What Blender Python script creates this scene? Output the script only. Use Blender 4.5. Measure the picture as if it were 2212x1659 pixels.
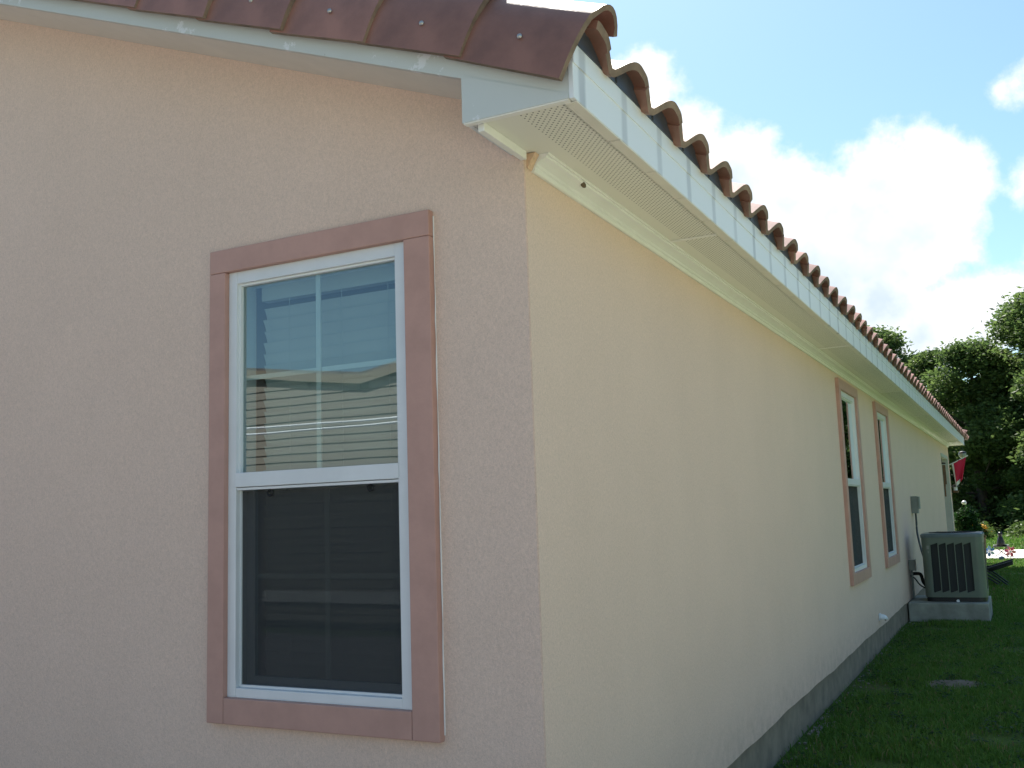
import bpy, bmesh, math, random
import numpy as np
from mathutils import Vector, Matrix
R = math.radians
random.seed(7); rng = np.random.default_rng(7)
for o in list(bpy.data.objects): bpy.data.objects.remove(o)
scene = bpy.context.scene
COL = scene.collection

# ---------------------------------------------------------------- camera
cam = bpy.data.cameras.new('camera'); cam.sensor_width = 36; cam.sensor_fit = 'HORIZONTAL'
cam.lens = 34.636; cam.clip_start = 0.05; cam.clip_end = 2000
cam_o = bpy.data.objects.new('camera', cam); COL.objects.link(cam_o)
rx = Vector((0.88834626, 0.45800768, -0.03270915)); ux = Vector((0.08894024, -0.10174639, 0.99082658)); fx = Vector((-0.45047814, 0.88310624, 0.13112134))
m = Matrix((rx, ux, -fx)).transposed().to_4x4(); m.translation = (1.3861, -2.8657, 1.2487)
cam_o.matrix_world = m
scene.camera = cam_o
scene.render.resolution_x, scene.render.resolution_y = 1024, 768

# ---------------------------------------------------------------- sky, sun, exposure
SUN_EL, SUN_AZ = R(54.5), math.atan2(-0.475, 0.880)       # azimuth clockwise from +Y
sdir = Vector((math.sin(SUN_AZ)*math.cos(SUN_EL), math.cos(SUN_AZ)*math.cos(SUN_EL), math.sin(SUN_EL)))
w = bpy.data.worlds.new('World'); scene.world = w; w.use_nodes = True
nt = w.node_tree; nt.nodes.clear()
def N(nt, t, **kw):
    n = nt.nodes.new(t)
    for k, v in kw.items():
        if k == 'ins':
            for i, x in v.items(): n.inputs[i].default_value = x
        else: setattr(n, k, v)
    return n
def L(nt, a, b): nt.links.new(a, b)
def MATH(nt, op, a, b=None, c=None, clamp=False):
    n = nt.nodes.new('ShaderNodeMath'); n.operation = op; n.use_clamp = clamp
    for i, x in enumerate((a, b, c)):
        if x is None: continue
        if isinstance(x, (int, float)): n.inputs[i].default_value = x
        else: nt.links.new(x, n.inputs[i])
    return n.outputs[0]
sky = N(nt, 'ShaderNodeTexSky', sky_type='NISHITA', sun_disc=False, sun_elevation=SUN_EL, sun_rotation=SUN_AZ,
        altitude=10, air_density=1.0, dust_density=0.8, ozone_density=0.15)
tc = N(nt, 'ShaderNodeTexCoord'); DIR = tc.outputs['Generated']
def blob_dir(px, py):   # where a cloud stands, worked out once as a compass direction
    d = rx*((px-1106)/2128.2) - ux*((py-829.5)/2128.2) + fx
    return d.normalized()
blobs = [(1395,190,85),(1480,290,85),(1600,372,90),(1710,440,110),(1560,440,160),(1790,470,120),(1905,392,112),(1990,372,98),(2050,390,85),
         (1990,500,130),(1880,520,160),(2050,500,60),(1760,600,150),(1900,640,110),(2060,660,75),(2130,640,55),(2185,625,40),
         (2160,190,26),(2195,178,30),(2250,170,48),(2195,415,26),(2225,380,36),(1990,740,90),(2120,720,60),(2230,660,60),(2330,560,90),(1250,330,160),(1400,420,170)]
fld = None
nw = N(nt, 'ShaderNodeTexNoise', ins={'Scale': 9.0, 'Detail': 7.0, 'Roughness': .62}); L(nt, DIR, nw.inputs['Vector'])
nw2 = N(nt, 'ShaderNodeTexNoise', ins={'Scale': 26.0, 'Detail': 6.0, 'Roughness': .6}); L(nt, DIR, nw2.inputs['Vector'])
for px, py, r in blobs:
    d = blob_dir(px, py)
    vd = N(nt, 'ShaderNodeVectorMath', operation='DISTANCE'); L(nt, DIR, vd.inputs[0]); vd.inputs[1].default_value = d
    v = MATH(nt, 'SUBTRACT', r/2128.2, vd.outputs['Value'])
    fld = v if fld is None else MATH(nt, 'SMOOTH_MAX', fld, v, .012)
sp = N(nt, 'ShaderNodeSeparateXYZ'); L(nt, DIR, sp.inputs[0])
# the same broken cumulus all round the horizon, thinning out upwards
ge = MATH(nt, 'MULTIPLY', MATH(nt, 'ABSOLUTE', MATH(nt, 'SUBTRACT', sp.outputs['Z'], .16)), -.55)
nb = N(nt, 'ShaderNodeTexNoise', ins={'Scale': 3.1, 'Detail': 4.0, 'Roughness': .5}); L(nt, DIR, nb.inputs['Vector'])
gen = MATH(nt, 'ADD', MATH(nt, 'MULTIPLY', MATH(nt, 'SUBTRACT', nb.outputs['Fac'], .52), .55), ge)
fld = MATH(nt, 'SMOOTH_MAX', fld, gen, .01)
fld = MATH(nt, 'ADD', fld, MATH(nt, 'MULTIPLY', MATH(nt, 'SUBTRACT', nw.outputs['Fac'], .5), .075))
fld = MATH(nt, 'ADD', fld, MATH(nt, 'MULTIPLY', MATH(nt, 'SUBTRACT', nw2.outputs['Fac'], .5), .045))
mr = N(nt, 'ShaderNodeMapRange', interpolation_type='SMOOTHSTEP', ins={'From Min': -.006, 'From Max': .020}); L(nt, fld, mr.inputs['Value'])
mask = mr.outputs[0]
# cloud bodies: bright tops, greyer thick undersides
sh = N(nt, 'ShaderNodeTexNoise', ins={'Scale': 6.0, 'Detail': 5.0, 'Roughness': .55}); L(nt, DIR, sh.inputs['Vector'])
thick = N(nt, 'ShaderNodeMapRange', ins={'From Min': .010, 'From Max': .050}); L(nt, fld, thick.inputs['Value'])
low = MATH(nt, 'MULTIPLY', MATH(nt, 'SUBTRACT', .33, sp.outputs['Z']), 2.2)
shade = MATH(nt, 'MULTIPLY', thick.outputs[0], MATH(nt, 'ADD', MATH(nt, 'MULTIPLY_ADD', sh.outputs['Fac'], 4.2, -1.55), low, clamp=True))
cc = N(nt, 'ShaderNodeMix', data_type='RGBA'); L(nt, shade, cc.inputs['Factor'])
cc.inputs[6].default_value = (7.2, 7.3, 7.4, 1); cc.inputs[7].default_value = (4.2, 5.0, 5.7, 1)
tint = N(nt, 'ShaderNodeMix', data_type='RGBA', blend_type='MULTIPLY'); tint.inputs[0].default_value = 1; L(nt, sky.outputs[0], tint.inputs[6]); tint.inputs[7].default_value = (.80, 1.0, 1.04, 1)   # cyan tint multiplied into the whole sky colour
mx = N(nt, 'ShaderNodeMix', data_type='RGBA'); L(nt, mask, mx.inputs['Factor']); L(nt, tint.outputs[2], mx.inputs[6]); L(nt, cc.outputs[2], mx.inputs[7])
bg = N(nt, 'ShaderNodeBackground', ins={'Strength': .072}); L(nt, mx.outputs[2], bg.inputs[0])
wo = N(nt, 'ShaderNodeOutputWorld'); L(nt, bg.outputs[0], wo.inputs[0])
sun = bpy.data.lights.new('sun', 'SUN'); sun.energy = 5.0; sun.angle = R(.53); sun.color = (1, .95, .87)
sun_o = bpy.data.objects.new('sun', sun); COL.objects.link(sun_o); sun_o.location = (-10, 15, 30)
sun_o.rotation_euler = (-sdir).to_track_quat('-Z', 'Y').to_euler()
vs = scene.view_settings; vs.view_transform = 'Standard'; vs.look = 'None'; vs.gamma = 1; vs.use_curve_mapping = False
vs.exposure = 1.28

# ---------------------------------------------------------------- materials
MATS = {}
def mat(name, col, rough=.6, var=0, vscale=8, bump=0, bscale=80, bdist=.003, spec=.5, metal=0, stretch=(1,1,1), bdetail=3, col2=None):
    if name in MATS: return MATS[name]
    M = bpy.data.materials.new(name); M.use_nodes = True; t = M.node_tree; b = t.nodes['Principled BSDF']
    b.inputs['Roughness'].default_value = rough; b.inputs['Metallic'].default_value = metal; b.inputs['Specular IOR Level'].default_value = spec
    b.inputs['Base Color'].default_value = (*col, 1)
    tcn = t.nodes.new('ShaderNodeTexCoord'); mp = t.nodes.new('ShaderNodeMapping'); mp.inputs['Scale'].default_value = stretch
    L(t, tcn.outputs['Object'], mp.inputs[0])
    if var or col2:
        n = N(t, 'ShaderNodeTexNoise', ins={'Scale': vscale, 'Detail': 6, 'Roughness': .6}); L(t, mp.outputs[0], n.inputs['Vector'])
        c2 = col2 or tuple(min(1, c*(1+var)) for c in col); c1 = col if col2 else tuple(c*(1-var) for c in col)
        cr = t.nodes.new('ShaderNodeMapRange'); cr.inputs['From Min'].default_value = .35; cr.inputs['From Max'].default_value = .65; L(t, n.outputs['Fac'], cr.inputs['Value'])
        x = N(t, 'ShaderNodeMix', data_type='RGBA'); x.inputs[6].default_value = (*c1, 1); x.inputs[7].default_value = (*c2, 1)
        L(t, cr.outputs[0], x.inputs['Factor']); L(t, x.outputs[2], b.inputs['Base Color'])
    if bump:
        n = N(t, 'ShaderNodeTexNoise', ins={'Scale': bscale, 'Detail': bdetail, 'Roughness': .6}); L(t, mp.outputs[0], n.inputs['Vector'])
        bp = N(t, 'ShaderNodeBump', ins={'Strength': bump, 'Distance': bdist}); L(t, n.outputs['Fac'], bp.inputs['Height']); L(t, bp.outputs[0], b.inputs['Normal'])
    MATS[name] = M; return M
def stucco(name, col):
    M = bpy.data.materials.new(name); M.use_nodes = True; t = M.node_tree; b = t.nodes['Principled BSDF']
    b.inputs['Roughness'].default_value = .88; b.inputs['Specular IOR Level'].default_value = .2
    tcn = t.nodes.new('ShaderNodeTexCoord'); O_ = tcn.outputs['Object']
    def nz(scale, det, sc=(1, 1, 1), dist=0):
        mp = N(t, 'ShaderNodeMapping'); mp.inputs['Scale'].default_value = sc; L(t, O_, mp.inputs[0])
        n = N(t, 'ShaderNodeTexNoise', ins={'Scale': scale, 'Detail': det, 'Roughness': .6, 'Distortion': dist}); L(t, mp.outputs[0], n.inputs['Vector']); return n.outputs['Fac']
    fine = nz(150, 2, (1, 1, .7), .8); mid = nz(45, 3, (1, 1, .8), .6); big = nz(1.6, 4); wave = nz(2.3, 2); streak = nz(3.0, 4, (2.2, 2.2, .16)); grain = nz(260, 1)
    hgt = MATH(t, 'ADD', MATH(t, 'ADD', MATH(t, 'MULTIPLY', fine, .9), MATH(t, 'MULTIPLY', mid, 1.1)), MATH(t, 'MULTIPLY', wave, 5.0))
    bp = N(t, 'ShaderNodeBump', ins={'Strength': .5, 'Distance': .004}); L(t, hgt, bp.inputs['Height']); L(t, bp.outputs[0], b.inputs['Normal'])
    f = MATH(t, 'ADD', MATH(t, 'MULTIPLY', MATH(t, 'SUBTRACT', fine, .5), 1.5), MATH(t, 'MULTIPLY', MATH(t, 'SUBTRACT', big, .5), .45))
    f = MATH(t, 'ADD', f, MATH(t, 'MULTIPLY', MATH(t, 'SUBTRACT', streak, .5), .10))
    f = MATH(t, 'ADD', f, MATH(t, 'MULTIPLY', MATH(t, 'SUBTRACT', grain, .5), 1.2))
    f = MATH(t, 'ADD', f, .55, clamp=True)
    x = N(t, 'ShaderNodeMix', data_type='RGBA'); x.inputs[6].default_value = (*[c*.84 for c in col], 1); x.inputs[7].default_value = (*[min(1, c*1.10) for c in col], 1); L(t, f, x.inputs['Factor'])
    # soil splashed on the lowest hand's breadth
    s_ = N(t, 'ShaderNodeSeparateXYZ'); L(t, O_, s_.inputs[0])
    sp2 = N(t, 'ShaderNodeMapRange', ins={'From Min': .0, 'From Max': .28, 'To Min': .32, 'To Max': 0}); L(t, s_.outputs['Z'], sp2.inputs['Value'])
    spl = MATH(t, 'MULTIPLY', sp2.outputs[0], MATH(t, 'MULTIPLY_ADD', nz(14, 5), 3.0, -1.0, clamp=True))
    y = N(t, 'ShaderNodeMix', data_type='RGBA'); L(t, x.outputs[2], y.inputs[6]); y.inputs[7].default_value = (.33, .25, .17, 1); L(t, spl, y.inputs['Factor'])
    L(t, y.outputs[2], b.inputs['Base Color'])
    return M
M_STUCCO = stucco('stucco_paint', (.765, .58, .475))
M_CASE = mat('casing_paint', (.52, .30, .245), .55, var=.06, vscale=9, bump=.3, bscale=90, bdist=.002)
M_WHITE = mat('white_vinyl', (.74, .76, .77), .35, var=.03, vscale=6)
M_FASC = None
def white_touchup(name):
    M = bpy.data.materials.new(name); M.use_nodes = True; t = M.node_tree; b = t.nodes['Principled BSDF']; b.inputs['Roughness'].default_value = .45
    tcn = t.nodes.new('ShaderNodeTexCoord')
    n = N(t, 'ShaderNodeTexNoise', ins={'Scale': 7, 'Detail': 8, 'Roughness': .7}); L(t, tcn.outputs['Object'], n.inputs['Vector'])
    n2 = N(t, 'ShaderNodeTexNoise', ins={'Scale': 60, 'Detail': 4, 'Roughness': .7}); L(t, tcn.outputs['Object'], n2.inputs['Vector'])
    mr = N(t, 'ShaderNodeMapRange', ins={'From Min': .60, 'From Max': .63}); L(t, n.outputs['Fac'], mr.inputs['Value'])
    x = N(t, 'ShaderNodeMix', data_type='RGBA'); x.inputs[6].default_value = (.60, .62, .59, 1); x.inputs[7].default_value = (.76, .77, .78, 1); L(t, mr.outputs[0], x.inputs['Factor'])
    sp_ = N(t, 'ShaderNodeMapRange', ins={'From Min': .70, 'From Max': .74}); L(t, n2.outputs['Fac'], sp_.inputs['Value'])
    y = N(t, 'ShaderNodeMix', data_type='RGBA'); L(t, x.outputs[2], y.inputs[6]); y.inputs[7].default_value = (.30, .29, .26, 1); L(t, sp_.outputs[0], y.inputs['Factor'])
    L(t, y.outputs[2], b.inputs['Base Color']); return M
M_TOUCH = white_touchup('white_paint_touched_up')
def fascia_mat():     # white aluminium with a dirty run-off streak below every tile valley
    M = bpy.data.materials.new('fascia_white'); M.use_nodes = True; t = M.node_tree; b = t.nodes['Principled BSDF']; b.inputs['Roughness'].default_value = .4
    tcn = t.nodes.new('ShaderNodeTexCoord'); s = N(t, 'ShaderNodeSeparateXYZ'); L(t, tcn.outputs['Object'], s.inputs[0])
    n = N(t, 'ShaderNodeTexNoise', ins={'Scale': 9, 'Detail': 5, 'Roughness': .6}); L(t, tcn.outputs['Object'], n.inputs['Vector'])
    yy = MATH(t, 'ADD', MATH(t, 'ADD', s.outputs['Y'], 10*.355 + .09), MATH(t, 'MULTIPLY', MATH(t, 'SUBTRACT', n.outputs['Fac'], .5), .015))
    ph = MATH(t, 'ABSOLUTE', MATH(t, 'SUBTRACT', MATH(t, 'FRACT', MATH(t, 'DIVIDE', yy, .355)), .5))
    st = N(t, 'ShaderNodeMapRange', ins={'From Min': .045, 'From Max': .095, 'To Min': 1, 'To Max': 0}); L(t, ph, st.inputs['Value'])
    n2 = N(t, 'ShaderNodeTexNoise', ins={'Scale': 2.4, 'Detail': 3}); L(t, tcn.outputs['Object'], n2.inputs['Vector'])
    f = MATH(t, 'MULTIPLY', st.outputs[0], MATH(t, 'MULTIPLY_ADD', n2.outputs['Fac'], 1.2, .05, clamp=True))
    x = N(t, 'ShaderNodeMix', data_type='RGBA'); x.inputs[6].default_value = (.80, .82, .83, 1); x.inputs[7].default_value = (.46, .47, .48, 1); L(t, f, x.inputs['Factor'])
    n3 = N(t, 'ShaderNodeTexNoise', ins={'Scale': 170, 'Detail': 2}); L(t, tcn.outputs['Object'], n3.inputs['Vector'])
    bp = N(t, 'ShaderNodeBump', ins={'Strength': .15, 'Distance': .001}); L(t, n3.outputs['Fac'], bp.inputs['Height']); L(t, bp.outputs[0], b.inputs['Normal'])
    L(t, x.outputs[2], b.inputs['Base Color']); return M
M_FASC = fascia_mat()
def soffit_mat():     # cream vinyl; punched vent holes too small to build
    M = bpy.data.materials.new('soffit_vinyl'); M.use_nodes = True; t = M.node_tree; b = t.nodes['Principled BSDF']; b.inputs['Roughness'].default_value = .45
    tcn = t.nodes.new('ShaderNodeTexCoord'); s = N(t, 'ShaderNodeSeparateXYZ'); L(t, tcn.outputs['Object'], s.inputs[0])
    P = .0205
    yi = MATH(t, 'DIVIDE', MATH(t, 'ADD', s.outputs['Y'], 5.0), P*.62)
    row = MATH(t, 'FLOOR', yi); fy = MATH(t, 'MULTIPLY', MATH(t, 'SUBTRACT', MATH(t, 'FRACT', yi), .5), P*.62)
    xo = MATH(t, 'MULTIPLY', MATH(t, 'MODULO', row, 2.0), .5)
    xi = MATH(t, 'ADD', MATH(t, 'DIVIDE', MATH(t, 'ADD', s.outputs['X'], 1.0), P), xo)
    fx_ = MATH(t, 'MULTIPLY', MATH(t, 'SUBTRACT', MATH(t, 'FRACT', xi), .5), P)
    dd = MATH(t, 'SQRT', MATH(t, 'ADD', MATH(t, 'MULTIPLY', fy, fy), MATH(t, 'MULTIPLY', fx_, fx_)))
    hole = MATH(t, 'LESS_THAN', dd, .0031)
    band = MATH(t, 'MULTIPLY', MATH(t, 'GREATER_THAN', s.outputs['X'], .125), MATH(t, 'LESS_THAN', s.outputs['X'], .283))
    band = MATH(t, 'MULTIPLY', band, MATH(t, 'GREATER_THAN', s.outputs['Y'], -.30))
    hole = MATH(t, 'MULTIPLY', hole, band)
    x = N(t, 'ShaderNodeMix', data_type='RGBA'); x.inputs[6].default_value = (.80, .79, .72, 1); x.inputs[7].default_value = (.03, .03, .025, 1); L(t, hole, x.inputs['Factor'])
    L(t, x.outputs[2], b.inputs['Base Color']); return M
M_SOFF = soffit_mat()
M_SOFFP = mat('soffit_plain', (.76, .73, .66), .5, var=.03)
M_CROWN = mat('crown_white', (.84, .84, .82), .35, var=.02)
M_TILE = mat('clay_tile', (.275, .132, .098), .45, var=.17, vscale=7, bump=.25, bscale=90, bdist=.002, spec=.5)
M_TEDGE = mat('tile_cut_edge', (.22, .155, .11), .8, var=.25, vscale=14, bump=.4, bscale=60, bdist=.004)
def per_tile(M, lo, hi):      # every tile fired a little lighter or darker
    t = M.node_tree; b = t.nodes['Principled BSDF']; src = b.inputs['Base Color'].links[0].from_socket
    oi = N(t, 'ShaderNodeObjectInfo'); r_ = N(t, 'ShaderNodeMapRange', ins={'To Min': lo, 'To Max': hi}); L(t, oi.outputs['Random'], r_.inputs['Value'])
    x = N(t, 'ShaderNodeMix', data_type='RGBA', blend_type='MULTIPLY'); x.inputs[0].default_value = 1; L(t, src, x.inputs[6]); L(t, r_.outputs[0], x.inputs[7]); L(t, x.outputs[2], b.inputs['Base Color'])
per_tile(M_TILE, .72, 1.15); per_tile(M_TEDGE, .7, 1.15)
M_CLOS = mat('eave_closure', (.055, .065, .085), .4, var=.15, vscale=9)
M_BLACK = mat('black_plastic', (.012, .012, .014), .45)
M_NAIL = mat('nail_steel', (.45, .44, .42), .35, metal=.8)
M_CONC = mat('concrete', (.24, .20, .145), .9, var=.22, vscale=6, bump=.3, bscale=70, bdist=.003)
M_PADC = mat('pad_concrete', (.30, .31, .27), .9, var=.25, vscale=4, bump=.3, bscale=60, bdist=.003)
M_WALK = mat('pale_concrete', (.60, .57, .51), .9, var=.08, vscale=2, bump=.2, bscale=50)
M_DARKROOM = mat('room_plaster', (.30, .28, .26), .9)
M_BLIND = mat('blind_slat_white', (.54, .56, .56), .5)
M_GRID = mat('grid_white', (.82, .84, .83), .4)
def glass_mat(name, k):
    M = bpy.data.materials.new(name); M.use_nodes = True; t = M.node_tree; t.nodes.clear()
    fr = N(t, 'ShaderNodeFresnel', ins={'IOR': 1.5})
    gm = N(t, 'ShaderNodeNewGeometry'); f = MATH(t, 'MULTIPLY', MATH(t, 'MULTIPLY', fr.outputs[0], k, clamp=True), MATH(t, 'SUBTRACT', 1.0, gm.outputs['Backfacing']))
    tr = N(t, 'ShaderNodeBsdfTransparent'); tr.inputs[0].default_value = (.78, .85, .83, 1)
    gl = N(t, 'ShaderNodeBsdfGlossy', ins={'Roughness': .0}); gl.inputs[0].default_value = (.86, .95, 1, 1)
    tcn = N(t, 'ShaderNodeTexCoord'); n = N(t, 'ShaderNodeTexNoise', ins={'Scale': 1.6, 'Detail': 1}); L(t, tcn.outputs['Object'], n.inputs['Vector'])
    bp = N(t, 'ShaderNodeBump', ins={'Strength': .10, 'Distance': .01}); L(t, n.outputs['Fac'], bp.inputs['Height']); L(t, bp.outputs[0], gl.inputs['Normal'])
    mxs = N(t, 'ShaderNodeMixShader'); L(t, f, mxs.inputs[0]); L(t, tr.outputs[0], mxs.inputs[1]); L(t, gl.outputs[0], mxs.inputs[2])
    o = N(t, 'ShaderNodeOutputMaterial'); L(t, mxs.outputs[0], o.inputs[0]); return M
M_GLASS = glass_mat('double_glazing', 3.9)
def screen_mat():
    M = bpy.data.materials.new('insect_screen'); M.use_nodes = True; t = M.node_tree; t.nodes.clear()
    tr = N(t, 'ShaderNodeBsdfTransparent'); df = N(t, 'ShaderNodeBsdfDiffuse'); df.inputs[0].default_value = (.060, .064, .066, 1)
    mxs = N(t, 'ShaderNodeMixShader', ins={0: .52}); L(t, tr.outputs[0], mxs.inputs[1]); L(t, df.outputs[0], mxs.inputs[2])
    o = N(t, 'ShaderNodeOutputMaterial'); L(t, mxs.outputs[0], o.inputs[0]); return M
M_SCREEN = screen_mat()
def leaf_mat(name, a, b_, rough=.5, trans=.35, scale=.8, dry=None):
    M = bpy.data.materials.new(name); M.use_nodes = True; t = M.node_tree; t.nodes.clear()
    g = N(t, 'ShaderNodeNewGeometry'); n = N(t, 'ShaderNodeTexNoise', ins={'Scale': scale, 'Detail': 3}); 
    L(t, g.outputs['Position'], n.inputs['Vector'])
    f = MATH(t, 'ADD', MATH(t, 'MULTIPLY', g.outputs['Random Per Island'], .6), MATH(t, 'MULTIPLY', MATH(t, 'SUBTRACT', n.outputs['Fac'], .3), 1.0), clamp=True)
    x = N(t, 'ShaderNodeMix', data_type='RGBA'); x.inputs[6].default_value = (*a, 1); x.inputs[7].default_value = (*b_, 1); L(t, f, x.inputs['Factor'])
    if dry:
        x2 = N(t, 'ShaderNodeMix', data_type='RGBA'); L(t, x.outputs[2], x2.inputs[6]); x2.inputs[7].default_value = (*dry, 1)
        L(t, MATH(t, 'GREATER_THAN', g.outputs['Random Per Island'], .94), x2.inputs['Factor']); x = x2
    p = N(t, 'ShaderNodeBsdfPrincipled', ins={'Roughness': rough+.12, 'Specular IOR Level': .2}); L(t, x.outputs[2], p.inputs['Base Color'])
    tl = N(t, 'ShaderNodeBsdfTranslucent'); L(t, x.outputs[2], tl.inputs[0])
    mxs = N(t, 'ShaderNodeMixShader', ins={0: trans}); L(t, p.outputs[0], mxs.inputs[1]); L(t, tl.outputs[0], mxs.inputs[2])
    o = N(t, 'ShaderNodeOutputMaterial'); L(t, mxs.outputs[0], o.inputs[0]); return M
M_GRASS = leaf_mat('grass_blades', (.074, .180, .028), (.150, .260, .048), .55, .3, 1.4, (.26, .22, .10))
M_LEAF = leaf_mat('oak_leaves', (.054, .102, .030), (.150, .210, .062), .42, .55, .45)
M_LEAF2 = leaf_mat('light_leaves', (.06, .11, .026), (.13, .19, .05), .45, .35, .6)
M_FERN = leaf_mat('fern_leaves', (.012, .040, .010), (.030, .085, .018), .5, .3, 3)
M_BARK = mat('bark', (.07, .055, .042), .9, var=.3, vscale=5, bump=.6, bscale=20, bdist=.02)
def ground_mat():
    M = bpy.data.materials.new('lawn_soil'); M.use_nodes = True; t = M.node_tree; b = t.nodes['Principled BSDF']; b.inputs['Roughness'].default_value = .95; b.inputs['Specular IOR Level'].default_value = .1
    tcn = t.nodes.new('ShaderNodeTexCoord')
    n = N(t, 'ShaderNodeTexNoise', ins={'Scale': 1.3, 'Detail': 7, 'Roughness': .65}); L(t, tcn.outputs['Object'], n.inputs['Vector'])
    n2 = N(t, 'ShaderNodeTexNoise', ins={'Scale': 30, 'Detail': 5, 'Roughness': .7}); L(t, tcn.outputs['Object'], n2.inputs['Vector'])
    f = N(t, 'ShaderNodeMapRange', ins={'From Min': .52, 'From Max': .68}); L(t, MATH(t, 'ADD', MATH(t, 'MULTIPLY', n.outputs['Fac'], .75), MATH(t, 'MULTIPLY', n2.outputs['Fac'], .25)), f.inputs['Value'])
    x = N(t, 'ShaderNodeMix', data_type='RGBA'); x.inputs[6].default_value = (.075, .125, .028, 1); x.inputs[7].default_value = (.125, .110, .055, 1); L(t, f.outputs[0], x.inputs['Factor'])
    v = N(t, 'ShaderNodeMix', data_type='RGBA', blend_type='MULTIPLY'); v.inputs[0].default_value = .6; L(t, x.outputs[2], v.inputs[6])
    cr = N(t, 'ShaderNodeMapRange', ins={'From Min': .3, 'From Max': .7, 'To Min': .5, 'To Max': 1.3}); L(t, n2.outputs['Fac'], cr.inputs['Value']); L(t, cr.outputs[0], v.inputs[7])
    L(t, v.outputs[2], b.inputs['Base Color'])
    bp = N(t, 'ShaderNodeBump', ins={'Strength': .6, 'Distance': .02}); L(t, n2.outputs['Fac'], bp.inputs['Height']); L(t, bp.outputs[0], b.inputs['Normal'])
    return M
M_GROUND = ground_mat()
M_DIRT = mat('bare_dirt', (.15, .125, .095), .95, var=.3, vscale=12, bump=.5, bscale=60, bdist=.01)
M_AC = mat('condenser_paint', (.125, .155, .125), .4, var=.08, vscale=3)
M_ACTOP = mat('condenser_lid', (.11, .145, .16), .3, var=.1)
M_COIL = mat('coil_dark', (.018, .022, .024), .6, bump=.5, bscale=120)
M_GREY = mat('grey_box_paint', (.20, .22, .20), .5, var=.1)
M_PORCH = mat('porch_trim', (.42, .47, .44), .6, var=.06)

# ---------------------------------------------------------------- mesh helpers
class MB:
    def __init__(s): s.v = []; s.f = []; s.mi = []
    def add(s, vs, fs, mi=0):
        o = len(s.v); s.v += [tuple(p) for p in vs]; s.f += [tuple(i+o for i in q) for q in fs]; s.mi += [mi]*len(fs); return s
    def box(s, x0, x1, y0, y1, z0, z1, mi=0):
        return s.add([(x0,y0,z0),(x1,y0,z0),(x1,y1,z0),(x0,y1,z0),(x0,y0,z1),(x1,y0,z1),(x1,y1,z1),(x0,y1,z1)],
                     [(0,3,2,1),(4,5,6,7),(0,1,5,4),(1,2,6,5),(2,3,7,6),(3,0,4,7)], mi)
    def prism(s, poly, ax, a, b, mi=0):      # poly in the two other axes (in xyz order), extruded along ax from a to b
        n = len(poly); i = 'xyz'.index(ax)
        def P(p, t): q = list(p); q.insert(i, t); return q
        return s.add([P(p, a) for p in poly] + [P(p, b) for p in poly], [tuple(range(n)), tuple(range(2*n-1, n-1, -1))] + [(k, k+n, (k+1) % n + n, (k+1) % n) for k in range(n)], mi)
    def tube(s, pts, rad, n=8, mi=0):
        pts = [Vector(p) for p in pts]; k = len(pts); rr = rad if isinstance(rad, (list, tuple)) else [rad]*k
        up = Vector((0, 0, 1)); V = []; F = []
        for i, p in enumerate(pts):
            d = (pts[min(i+1, k-1)] - pts[max(i-1, 0)]).normalized()
            a = d.cross(up if abs(d.z) < .95 else Vector((1, 0, 0))).normalized(); b = a.cross(d)
            for j in range(n):
                t = 2*math.pi*j/n; V.append(p + (a*math.cos(t) + b*math.sin(t))*rr[i])
        for i in range(k-1):
            for j in range(n): F.append((i*n+j, i*n+(j+1) % n, (i+1)*n+(j+1) % n, (i+1)*n+j))
        F.append(tuple(range(n))[::-1]); F.append(tuple(range((k-1)*n, k*n)))
        return s.add(V, F, mi)
    def lathe(s, prof, c=(0,0,0), n=16, mi=0):   # (r, z) rings about a vertical axis
        V = []; F = []; k = len(prof)
        for r, z in prof:
            for j in range(n):
                t = 2*math.pi*j/n; V.append((c[0]+r*math.cos(t), c[1]+r*math.sin(t), c[2]+z))
        for i in range(k-1):
            for j in range(n): F.append((i*n+j, i*n+(j+1) % n, (i+1)*n+(j+1) % n, (i+1)*n+j))
        F.append(tuple(range(n))[::-1]); F.append(tuple(range((k-1)*n, k*n)))
        return s.add(V, F, mi)
def mesh_of(name, mb, mats, smooth=None, bev=0):
    me = bpy.data.meshes.new(name); me.from_pydata(mb.v, [], mb.f)
    mats = mats if isinstance(mats, (list, tuple)) else [mats]
    for M in mats: me.materials.append(M)
    if len(mats) > 1: me.polygons.foreach_set('material_index', mb.mi)
    b = bmesh.new(); b.from_mesh(me); bmesh.ops.recalc_face_normals(b, faces=b.faces)
    if bev: bmesh.ops.bevel(b, geom=list(b.edges), offset=bev, segments=2, profile=.6, affect='EDGES', clamp_overlap=True)
    b.to_mesh(me); b.free()
    if smooth is not None:
        me.polygons.foreach_set('use_smooth', [True]*len(me.polygons)); me.set_sharp_from_angle(angle=R(smooth))
    me.update(); return me
def link(name, me, parent=None, loc=(0,0,0), rot=(0,0,0), scale=None):
    o = bpy.data.objects.new(name, me); COL.objects.link(o); o.location = loc; o.rotation_euler = rot
    if scale: o.scale = scale
    if parent: o.parent = parent
    return o
def ob(name, mb, mats, parent=None, smooth=None, bev=0, **kw): return link(name, mesh_of(name, mb, mats, smooth, bev), parent, **kw)
def tag(o, label=None, cat=None, group=None, kind=None):
    if label: o['label'] = label
    if cat: o['category'] = cat
    if group: o['group'] = group
    if kind: o['kind'] = kind
    return o
def thing(name, label, cat, loc=(0,0,0), group=None): return tag(link(name, None, None, loc), label, cat, group)
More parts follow.
